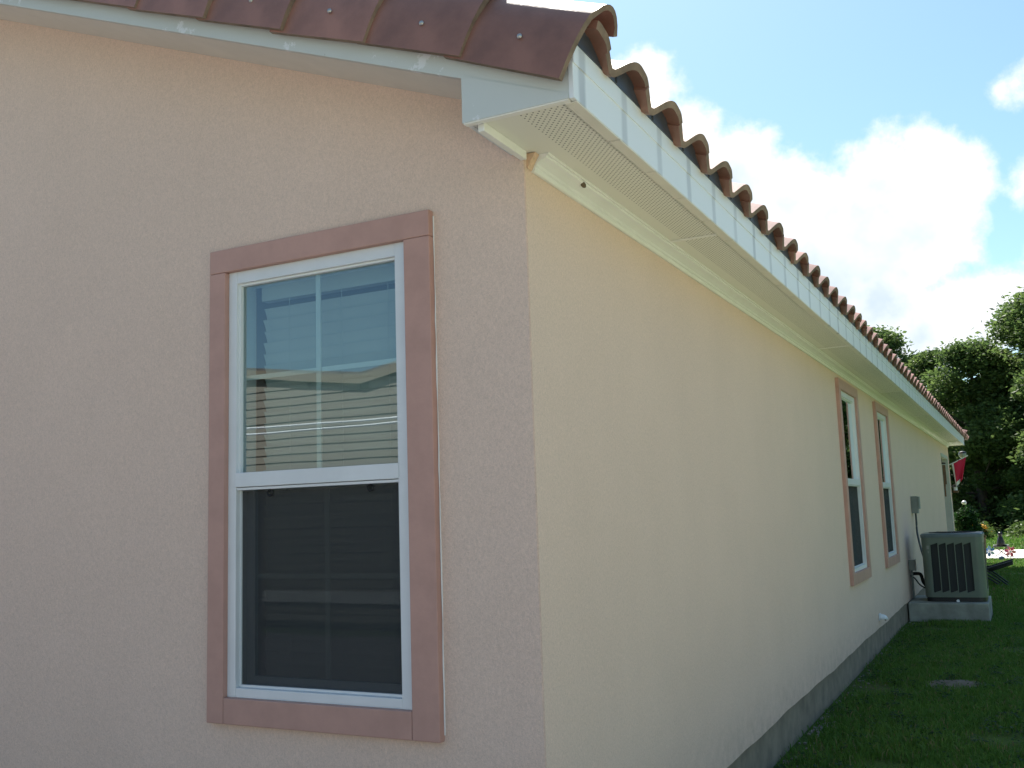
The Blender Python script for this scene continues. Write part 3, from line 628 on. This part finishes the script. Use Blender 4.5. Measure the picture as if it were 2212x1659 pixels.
# ---------------------------------------------------------------- lawn details
def grass(name, n, xr, yr, h, wd, seed, dens=None):
    g = np.random.default_rng(seed)
    x = g.uniform(*xr, n); y = g.uniform(*yr, n)
    # bare patches
    f = np.sin(x*2.3+1.2)*np.sin(y*1.7+.4) + .7*np.sin(x*5.1+y*2.9) + .5*np.sin(y*6.3-x*3.7+2) + g.normal(0, .35, n)
    keep = f > -1.0
    keep &= ~((np.hypot((x-.76)/.17, (y-6.0)/.22) + .25*np.sin(np.arctan2(y-6, x-.76)*3) + g.normal(0, .28, n)) < 1)
    keep &= ~((np.hypot((x-.55)/.16, (y-3.2)/.14) + g.normal(0, .35, n)) < 1)
    keep &= ~((x < .06 + g.exponential(.06, n)) & (y < YE) & (y > 0) & (g.uniform(0, 1, n) < .8))
    keep &= ~((x < 0) & (y > -.2) & (y < YE+.2))
    keep &= ~((x < 2.65) & (y > -7.45) & (y < -.4)); keep &= ~((x < .93) & (y > 10.44) & (y < 11.58)); keep &= ~((y > 24.15) & (y < 28.65)); keep &= ~((y < 4.65) & (x > 2.45) & (x < 6.65))
    x, y = x[keep], y[keep]; n = len(x)
    hh = h*g.uniform(.45, 1.25, n)*(1 + .3*np.sin(x*3.3)*np.sin(y*2.1)); a = g.uniform(0, 2*np.pi, n); lean = g.uniform(.15, .9, n)*hh; la = g.uniform(0, 2*np.pi, n); ww = wd*g.uniform(.6, 1.3, n)
    ca, sa = np.cos(a)*ww/2, np.sin(a)*ww/2; lx, ly = np.cos(la)*lean, np.sin(la)*lean; z0 = ZG - .004
    V = np.zeros((n, 5, 3))
    V[:,0] = np.stack([x-ca, y-sa, np.full(n, z0)], 1); V[:,1] = np.stack([x+ca, y+sa, np.full(n, z0)], 1)
    V[:,2] = np.stack([x+ca*.8+lx*.35, y+sa*.8+ly*.35, z0+hh*.62], 1); V[:,3] = np.stack([x-ca*.8+lx*.35, y-sa*.8+ly*.35, z0+hh*.62], 1)
    V[:,4] = np.stack([x+lx, y+ly, z0+hh*np.clip(1-lean/hh*.35, .4, 1)], 1)
    i = np.arange(n)[:,None]*5
    o = link(name, np_mesh(name, V.reshape(-1, 3), i+np.array([[0,1,2,3]]), i+np.array([[3,2,4]]), [M_GRASS]))
    return o
tag(grass('grass', 150000, (.0, 2.2), (1.2, 12.5), .055, .0075, 3), 'short dark green lawn grass in the shade beside the house', 'grass', kind='stuff')
tag(grass('grass', 60000, (2.2, 7), (-6, 14), .06, .012, 4), 'sunlit lawn grass to the right of the house', 'grass', kind='stuff')
tag(grass('grass', 90000, (-1, 6), (12.5, 24.2), .06, .016, 5), 'bright lawn grass between the air conditioner and the road', 'grass', kind='stuff')
tag(grass('grass', 50000, (-14, 14), (28.6, 46), .12, .035, 6), 'pale mown grass beyond the white road', 'grass', kind='stuff')
# broad-leaved weeds near the foundation
g = np.random.default_rng(12); n = 5200; cx = g.uniform(.05, 1.5, 240); cy_ = g.uniform(2.0, 10.2, 240); ci = g.integers(0, 240, n)
x = cx[ci] + g.normal(0, .035, n); y = cy_[ci] + g.normal(0, .05, n); x = np.clip(x, .03, 3); z = ZG + g.uniform(.01, .05, n); s = g.uniform(.006, .014, n); a = g.uniform(0, 6.28, n); t = g.uniform(-.6, .6, n)
V = np.stack([np.stack([x+s*np.cos(a+q), y+s*np.sin(a+q), z+s*t*np.cos(q)], 1) for q in (0, 1.57, 3.14, 4.71)], 1)
tag(link('weeds', np_mesh('weeds', V.reshape(-1,3), np.arange(n*4).reshape(-1,4), None, [M_FERN])), 'low broad leaved weeds growing along the foundation', 'weeds', kind='stuff')
# bare mound and pebbles
mb = MB(); V = [(.76, 6.0, ZG+.035)]; F = []
for r_, z in ((.3, .028), (.62, .016), (1.0, -.01)):
    for j in range(18): a = j*2*math.pi/18; q = 1 + .22*math.sin(2*a+.5) + .18*math.sin(3*a) + .1*math.sin(5*a+1); V.append((.76+.25*r_*q*math.cos(a), 6.0+.30*r_*q*math.sin(a), ZG+z))
F += [(0, 1+j, 1+(j+1) % 18) for j in range(18)] + [(1+s*18+j, 1+(s+1)*18+j, 1+(s+1)*18+(j+1) % 18, 1+s*18+(j+1) % 18) for s in range(2) for j in range(18)]
tag(ob('dirt_mound', mb.add(V, F), M_DIRT, smooth=80), 'small pale bare dirt mound in the shaded lawn', 'dirt mound')
M_PEB = mat('pebble', (.24, .22, .19), .85, var=.3, vscale=30)
ico = bmesh.new(); bmesh.ops.create_icosphere(ico, subdivisions=1, radius=1)
for v in ico.verts: v.co *= 1 + .2*math.sin(v.co.x*7+v.co.y*5+v.co.z*3)
me_p = bpy.data.meshes.new('pebble'); ico.to_mesh(me_p); ico.free(); me_p.materials.append(M_PEB)
V = []; F = []; pv = np.array([v.co[:] for v in me_p.vertices]); pf = np.array([list(p.vertices) for p in me_p.polygons]); off = 0
g = np.random.default_rng(5)
for i in range(300):
    if i < 190: px, py, s = abs(g.normal(0, .07))+.012, g.uniform(1.8, 10.3), g.uniform(.004, .014)
    else: px, py, s = g.uniform(.1, 1.4), g.uniform(2, 10.3), g.uniform(.004, .010)
    if i < 40: py = g.normal(4.15, .18); s *= 1.5
    V.append(pv*np.array([s, s, s*.65]) + np.array([px, py, ZG+.004])); F.append(pf+off); off += len(pv)
tag(link('pebbles', np_mesh('pebbles', np.concatenate(V), None, np.concatenate(F), [M_PEB])), 'small pale stones scattered along the foundation', 'pebbles', kind='stuff')

# ---------------------------------------------------------------- porch and yard things at the far end
M_RED = mat('flag_red', (.62, .02, .07), .8); M_WCLOTH = mat('flag_white', (.8,.8,.8), .8)
fl = thing('flag', 'red and white flag hanging limp from a short pole at porch corner', 'flag', (-.02, YE-.2, 2.0))
ob('pole', MB().tube([(.0, 0, 0), (.14, .02, .06), (.42, .05, .20)], .011, 8), M_WHITE, fl, smooth=60)
V = []; nu, nv = 9, 13
for i in range(nu):
    for j in range(nv):
        t = i/(nu-1); q = j/(nv-1); wv = .035*math.sin(t*9 + q*3)*(.4+q)
        V.append((.08 + t*(.30 - .16*q) + .05*q, .02 + wv + .03*t, .04 + .14*t*(1-q) - q*(.52 - .16*t)))
cl = MB().add(V, [(i*nv+j, (i+1)*nv+j, (i+1)*nv+j+1, i*nv+j+1) for i in range(nu-1) for j in range(nv-1)])
cl.mi = [1 if (j >= 10 and i < 5) or i == 0 else 0 for i in range(nu-1) for j in range(nv-1)]
co = ob('cloth', cl, [M_RED, M_WCLOTH], fl, smooth=80); co.modifiers.new('t', 'SOLIDIFY').thickness = .003
la = thing('hanging_lantern', 'small round lantern hanging under the far end of the eave', 'lantern', (.22, 22.45, 2.26))
ob('globe', MB().lathe([(.0,-.05),(.05,-.045),(.085,-.005),(.085,.05),(.06,.09),(.03,.10),(0,.10)], n=14), mat('lantern_glass', (.28,.33,.28), .2), la, smooth=60)
ob('cap', MB().lathe([(.0,.0),(.09,.0),(.075,.03),(.02,.05),(0,.05)], (0,0,.06), n=14), M_BLACK, la, smooth=40)
ob('stem', MB().tube([(0,0,.11),(0,0,.195)], .008, 6), M_BLACK, la)
wc = thing('wind_chime', 'brown bamboo wind chime hanging in the porch opening', 'wind chime', (-.05, 19.45, 1.25))
M_BAM = mat('bamboo_brown', (.14,.075,.035), .6, var=.3, vscale=20)
ob('top_disc', MB().lathe([(0,0),(.075,0),(.075,.03),(0,.045)], (0,0,.74), n=12), M_BLACK, wc)
for i in range(6):
    a = i*math.pi/3; l = .40 + .05*i; ob('chime_tube', MB().tube([(.05*math.cos(a), .05*math.sin(a), .72), (.05*math.cos(a), .05*math.sin(a), .72-l)], .016, 8), M_BAM, wc, smooth=60)
ob('string', MB().tube([(0,0,.78),(0,0,.868)], .004, 5), M_BLACK, wc)
bf = thing('bird_feeder', 'small white and brown hanging feeder beside the far porch post', 'feeder', (.09, 20.9, 1.45))
ob('roof_cap', MB().lathe([(0,.14),(.02,.13),(.075,.09),(.075,.08),(0,.08)], n=12), M_BLACK, bf)
ob('seed_tube', MB().lathe([(0,0),(.04,0),(.04,.08),(0,.08)], n=12), M_WCLOTH, bf, smooth=40)
ob('tray', MB().lathe([(0,-.05),(.05,-.05),(.07,0),(0,0)], n=12), M_BAM, bf, smooth=40)
ob('hook', MB().tube([(-.088,0,.62),(0,0,.66),(0,0,.14)], .005, 6), M_BLACK, bf)

def leaf_cloud(n, centers, radii, size, seed, flat=.5):
    g = np.random.default_rng(seed); centers = np.array(centers); radii = np.array(radii)
    ci = g.choice(len(centers), n, p=(radii.max(1)**2)/np.sum(radii.max(1)**2))
    d = g.normal(size=(n, 3)); d /= np.linalg.norm(d, axis=1)[:,None]
    rr = g.uniform(.25, 1, n)**.45
    P = centers[ci] + d*rr[:,None]*radii[ci]*(1 + .22*g.normal(size=(n, 1)))
    a = g.normal(size=(n, 3)); a[:,2] *= flat; a /= np.linalg.norm(a, axis=1)[:,None]
    b = np.cross(a, g.normal(size=(n, 3))); b /= np.linalg.norm(b, axis=1)[:,None]
    s = size*g.uniform(.55, 1.35, n)[:,None]
    V = np.stack([P - a*s, P - b*s*.45, P + a*s, P + b*s*.45], 1)
    return V.reshape(-1, 3), np.arange(n*4).reshape(-1, 4)
# big fern in a tall planter
M_POT = mat('terracotta_pot', (.26,.15,.09), .8, var=.15, vscale=6)
def potted(name, label, cat, x, y, pot_h, pot_r, centers, radii, n, size, mats, seed):
    t = thing(name, label, cat, (x, y, ZG))
    ob('pot', MB().lathe([(0,0),(pot_r*.75,0),(pot_r,pot_h*.92),(pot_r*1.08,pot_h*.93),(pot_r*1.08,pot_h),(pot_r*.9,pot_h),(pot_r*.88,pot_h*.95),(0,pot_h*.95)], n=18), M_POT, t, smooth=40)
    V, Q = leaf_cloud(n, centers, radii, size, seed); link('foliage', np_mesh('foliage', V, Q, None, [mats]), t); return t
potted('potted_fern', 'dark green bushy fern in a pot beside the porch corner', 'potted plant', .20, 21.4, .62, .19, [(0,0,.95),(.06,.0,1.12),(.10,0,.85),(-.05,.05,1.0)], [(.24,.24,.28),(.18,.2,.2),(.2,.2,.24),(.2,.2,.2)], 2600, .045, M_FERN, 31)
mm = potted('potted_mum', 'yellow flowering mum in a pot on the grass behind air conditioner', 'potted plant', .41, 22.2, .66, .15, [(0,0,.74)], [(.2,.2,.12)], 900, .035, M_FERN, 32)
V, Q = leaf_cloud(700, [(0,0,.80)], [(.19,.19,.10)], .024, 33, 1.0)
link('flowers', np_mesh('flowers', V, Q, None, [mat('mum_yellow', (.72,.40,.03), .7, var=.25, vscale=12)]), mm)
gl_ = thing('globe_light', 'small white globe garden light on a stake by the fern', 'garden light', (.145, 22.75, ZG))
ob('globe', MB().lathe([(0,-.05),(.03,-.043),(.05,-.02),(.056,.0),(.05,.02),(.03,.043),(0,.05)], (0,0,1.40), n=14), M_WHITE, gl_, smooth=80)
ob('stake', MB().tube([(0,0,0),(0,0,1.36)], .008, 6), M_BLACK, gl_)

# black folding lounge chair on the grass behind the pad
M_FRAME = mat('black_frame', (.016,.017,.02), .4); M_SLING = mat('black_sling', (.02,.021,.023), .75, bump=.3, bscale=150)
ch = thing('lawn_chair', 'black folding sling lawn chair on the shaded grass behind air conditioner', 'chair', (.62, 16.2, ZG))
def sling(P, w, th=.02):
    V = []; 
    for (x, z) in P: V += [(x, -w, z), (x, w, z)]
    return MB().add(V, [(2*i, 2*i+1, 2*i+3, 2*i+2) for i in range(len(P)-1)])
so = ob('seat', sling([(-.38,.36),(-.2,.33),(0,.30),(.12,.285)], .26), M_SLING, ch, smooth=60); so.modifiers.new('t', 'SOLIDIFY').thickness = .05
so = ob('backrest', sling([(.13,.29),(.28,.335),(.40,.375),(.50,.405)], .26), M_SLING, ch, smooth=60); so.modifiers.new('t', 'SOLIDIFY').thickness = .05
for s in (-1, 1):
    ob('side_rail', MB().tube([(-.4,.285*s,.37),(0,.285*s,.31),(.14,.285*s,.30),(.52,.285*s,.42)], .014, 8), M_FRAME, ch, smooth=60)
    ob('leg', MB().tube([(-.12,.29*s,.31),(.10,.29*s,.16),(.32,.29*s,.0)], .013, 8), M_FRAME, ch, smooth=60)
    ob('leg', MB().tube([(.06,.27*s,.30),(.24,.27*s,.17),(.44,.27*s,.0)], .013, 8), M_FRAME, ch, smooth=60)
    ob('leg', MB().tube([(-.05,.28*s,.31),(-.2,.28*s,.15),(-.34,.28*s,.0)], .013, 8), M_FRAME, ch, smooth=60)
ob('cross_bar', MB().tube([(.32,-.29,.012),(.32,.29,.012)], .012, 8), M_FRAME, ch)

# small folding table by the road with a cat figure and bowls
TB = (.79, 24.9, ZG+.03)
tb = thing('folding_table', 'small black folding table with crossed legs at the road edge', 'table', TB)
ob('tabletop', MB().box(-.19, .19, -.13, .13, .245, .262), M_FRAME, tb, bev=.004)
for s in (-1, 1):
    ob('leg', MB().tube([(-.15, .11*s, .245), (.15, .115*s, .0)], .007, 6), M_FRAME, tb); ob('leg', MB().tube([(.15, .11*s, .245), (-.15, .115*s, .0)], .007, 6), M_FRAME, tb)
V = []; F = []; nn = 12
rings = [(.0,.0,.001),(.0,.085,.0),(.0,.095,.03),(.0,.088,.09),(-.005,.072,.15),(-.008,.055,.20),(-.005,.04,.225),(0,.05,.25),(0,.056,.275),(0,.05,.305),(0,.03,.325),(0,.001,.33)]
mbc = MB()
for yo, r_, z in rings:
    for j in range(nn): a = 2*math.pi*j/nn; V.append((r_*math.cos(a)*.9, yo + r_*math.sin(a), z))
F = [(i*nn+j, i*nn+(j+1) % nn, (i+1)*nn+(j+1) % nn, (i+1)*nn+j) for i in range(len(rings)-1) for j in range(nn)]
mbc.add(V, F)
for s in (-1, 1):
    mbc.add([(s*.045,-.015,.30),(s*.012,-.012,.318),(s*.030,.022,.308),(s*.042,0,.375)], [(0,1,3),(1,2,3),(2,0,3),(0,2,1)])
mbc.tube(smoothpath([(.05,.07,.015),(.10,.05,.012),(.11,-.03,.012),(.06,-.09,.014)]), [.012]*18+[.008], 6)
tag(ob('cat_figure', mbc, mat('black_glaze', (.012,.011,.012), .4), smooth=60, loc=(TB[0]+.0, TB[1], TB[2]+.263), rot=(0,0,R(10)), scale=(1.15,1.15,1.05)), 'black seated cat figure standing on the small folding table', 'figure')
for s, lab in ((-1, 'white bowl on the folding table left of the cat figure'), (1, 'white bowl on the folding table right of the cat figure')):
    tag(ob('bowl', MB().lathe([(0,0),(.035,0),(.055,.035),(.05,.035),(.03,.008),(0,.008)], n=14), M_WHITE, smooth=50, loc=(TB[0]+s*.12, TB[1], TB[2]+.263)), lab, 'bowl', 'bowls on the folding table')
def pinwheel(x, y, h, col, lab, seed):
    t = thing('pinwheel', lab, 'pinwheel', (x, y, ZG), 'garden pinwheels by the road')
    ob('stake', MB().tube([(0,.012,0),(0,.012,h)], .005, 6), M_FRAME, t)
    for i in range(6):
        a = i*math.pi/3 + seed; c, s = math.cos(a), math.sin(a); p = lambda u, v, d: (u*c - v*s, d, h + u*s + v*c)
        o = ob('petal', MB().add([p(.01,0,0), p(.06,.05,-.03), p(.13,.04,-.01), p(.115,-.02,.0), p(.06,-.02,.002)], [(0,1,2,3,4)]), col[i % len(col)], t); o.modifiers.new('t', 'SOLIDIFY').thickness = .003
    ob('hub', MB().lathe([(0,-.01),(.018,-.01),(.018,.01),(0,.01)], (0,0,0), n=10), M_WHITE, t, loc=(0,-.01,h), rot=(R(90),0,0))
M_PB = mat('petal_blue', (.10,.22,.55), .4); M_PB2 = mat('petal_pale_blue', (.5,.62,.8), .4); M_PP = mat('petal_pink', (.75,.13,.22), .4); M_PP2 = mat('petal_rose', (.8,.30,.34), .4)
pinwheel(.545, 23.9, .215, [M_PB, M_PB2], 'blue pinwheel on a stake left of the folding table', .3)
pinwheel(1.00, 23.9, .205, [M_PP, M_PP2], 'pink pinwheel on a stake right of the folding table', .7)
tag(ob('ball', MB().lathe([(.0,-.06)]+[(.06*math.sin(R(a)), -.06*math.cos(R(a))) for a in range(15, 180, 15)]+[(.0,.06)], n=16), mat('ball_blue_grey', (.10,.14,.20), .5), smooth=80, loc=(.80, 23.6, ZG+.058)), 'dark blue ball on the grass under the folding table', 'ball')

# ---------------------------------------------------------------- trees
def tree_meshes(seed, H, W_, n, leaf, low):
    g = random.Random(seed); C_ = []; Rr = []; tr = MB()
    tr.tube([(0,0,-.1),(g.uniform(-.1,.1),g.uniform(-.1,.1),H*.25),(g.uniform(-.3,.3),g.uniform(-.3,.3),H*.55),(g.uniform(-.3,.3),0,H*.85)], [.28,.22,.15,.04], 9)
    for i in range(80):
        t = g.random(); z = H*(low + (1-low)*t); env = math.sin(math.pi*min(1, max(.02, .18 + .80*t)))**.7
        a = g.uniform(0, 2*math.pi); r = W_*env*math.sqrt(g.random())
        c = (r*math.cos(a), r*math.sin(a), z - H*.04); C_.append(c); q = g.uniform(.5, 1.1)*W_*.30; Rr.append((q, q, q*.68))
        if i % 3 == 0: 
            zz = max(H*.2, z - r*.6 - .4); tr.tube([(0,0,zz), (c[0]*.5, c[1]*.5, (zz+c[2])/2+.1), c], [.075,.05,.015], 5)
    V, Q = leaf_cloud(n, C_, Rr, leaf, seed)
    return mesh_of('trunk', tr, M_BARK, 60), np_mesh('crown', V, Q, None, [M_LEAF])
TM = [tree_meshes(101, 11.0, 3.6, 46000, .12, .08), tree_meshes(102, 9.0, 3.0, 38000, .11, .07), tree_meshes(103, 9.5, 2.6, 32000, .11, .08), tree_meshes(104, 12, 4.2, 44000, .14, .08)]
def tree(k, x, y, s, rz, label):
    t = thing('oak_tree', label, 'tree', (x, y, ZG), 'trees of the wood beyond the road'); t.rotation_euler = (0, 0, rz); t.scale = (s, s, s)
    link('trunk', TM[k][0], t); link('crown', TM[k][1], t)
tree(0, 2.9, 44, .94, .3, 'tallest dark leafy tree at the right edge of the photo')
tree(1, -.2, 47, .97, 1.1, 'rounded leafy tree left of the tallest one, above the table')
tree(2, -2.4, 52, .98, 2.0, 'slender leafy tree just right of the tile roof line')
tree(1, -5.4, 54, 1.22, 4.0, 'leafy tree whose top peeks over the tile roof')
tree(2, 2.1, 47, 1.07, 4.4, 'mid green tree filling the gap beside the tallest tree')
tree(3, 1.6, 58, .78, 5.0, 'darker tree in the second row behind the rounded tree')
tree(0, -1.2, 61, .72, .9, 'darker tree in the second row behind the slender tree')
tree(2, 5.4, 47, .85, 3.3, 'narrow tree in the shade just right of the tallest tree')
for i, (x, y, k, s) in enumerate([(10.5, 47, 3, .9), (17, 44, 0, 1), (16, 30, 3, .9), (24, 20, 0, 1.0), (-12, 50, 3, .9), (-19, 52, 0, 1.0), (26, 6, 3, .9), (7.2, 44, 0, .95)]):
    tree(k, x, y, s, i*1.3, ['broad tree outside the frame to the right of the tallest tree','second broad tree further right along the wood edge','tree on the lawn far right of the house','large tree right of the house beside the side lawn','broad tree hidden behind the house roof','large tree hidden behind the left half of the house','tree at the right rear of the side lawn','small tree in front of the wood on the right'][i])
# sunlit undergrowth at the wood's edge
g = random.Random(9); C_ = []; Rr = []
for i in range(60): C_.append((g.uniform(-13, 14), 36.3 + g.uniform(0, 2.4), ZG + g.uniform(.05, .62))); q = g.uniform(.4, .8); Rr.append((q, q, q*.7))
V, Q = leaf_cloud(42000, C_, Rr, .075, 77)
tag(link('undergrowth', np_mesh('undergrowth', V, Q, None, [M_LEAF2])), 'sunlit pale green undergrowth along the edge of the wood', 'undergrowth', kind='stuff')

C_ = []; Rr = []
for i in range(150):
    C_.append((g.uniform(-16, 18), 50.0 + g.uniform(0, 5.0), ZG + g.uniform(.2, 3.6))); q = g.uniform(.7, 1.2); Rr.append((q, q, q*.8))
V, Q = leaf_cloud(60000, C_, Rr, .12, 78)
tag(link('thicket', np_mesh('thicket', V, Q, None, [M_LEAF])), 'dark tangled thicket filling the wood under the tree crowns', 'thicket', kind='stuff')

# ---------------------------------------------------------------- the neighbour's house behind the photographer (seen in the window glass)
nb_ = thing('neighbour_house', 'beige sided house reflected in the corner window glass', 'house', (0, -8, ZG))
M_SIDE = mat('beige_siding', (.25,.225,.18), .7, var=.04); M_SHING = mat('grey_shingle', (.16,.15,.14), .9, var=.3, vscale=8)
def ntop(x): return (3.10 + .139*(-6.44-x) if x < -6.44 else 3.10 + .16*(x+6.44)) - ZG
sd = MB(); z = .12; ex = .115
while z < 4.5:
    xs = [-15, -6.44, -2.2]; 
    zt = z + ex
    # board clipped by the roof line: find the runs of x where the board is below it
    runs = [(-15, -2.2)] if zt < ntop(-6.44) else [(-15, -6.44-(zt-ntop(-6.44))/.139), (-6.44+(zt-ntop(-6.44))/.16, -2.2)]
    for a, b in runs:
        if b - a > .2: sd.prism([(0, z), (.018, z-.004), (.004, zt), (-.05, zt), (-.05, z)], 'x', a, b)
    z += ex
ob('siding', sd, M_SIDE, nb_)
ob('roof', MB().prism([(-15.4, ntop(-15)+.0),(-6.44, ntop(-6.44)),(-1.8, ntop(-2.2)+.06),(-1.8, ntop(-2.2)+.18),(-6.44, ntop(-6.44)+.12),(-15.4, ntop(-15)+.12)], 'y', -9, .06), M_SHING, nb_)
ob('roof_edge', MB().prism([(-15.4, ntop(-15)-.04),(-6.44, ntop(-6.44)-.04),(-1.8, ntop(-2.2)+.02),(-1.8, ntop(-2.2)+.14),(-6.44, ntop(-6.44)+.08),(-15.4, ntop(-15)+.08)], 'y', .065, .085), mat('tan_trim', (.26,.22,.16), .7), nb_)
ob('added_reflected_band', MB().box(-14.9, -2.3, .01, .05, .37, .52), M_WHITE, nb_)  # white band added to stand in for a sunlit strip in the window reflection
ob('skirt', MB().box(-14.9, -2.3, -8.9, -.06, 0, .12), M_CONC, nb_)
ob('end_wall', MB().box(-2.32, -2.25, -8.9, -.06, .1, 3.3), M_SIDE, nb_)
for zz, lab in ((2.36, 'upper white cable strung behind the camera, reflected in the window'), (2.30, 'lower white cable strung behind the camera, reflected in the window')):
    tag(ob('cable', MB().tube([(-10+i*.5, -6-.02*i, zz + .004*(i-9)**2*.6 + (.05 if zz < 2.33 else 0)*(i/9-1)) for i in range(18)], .014, 6), M_WHITE), lab, 'cable', 'cables behind the camera')
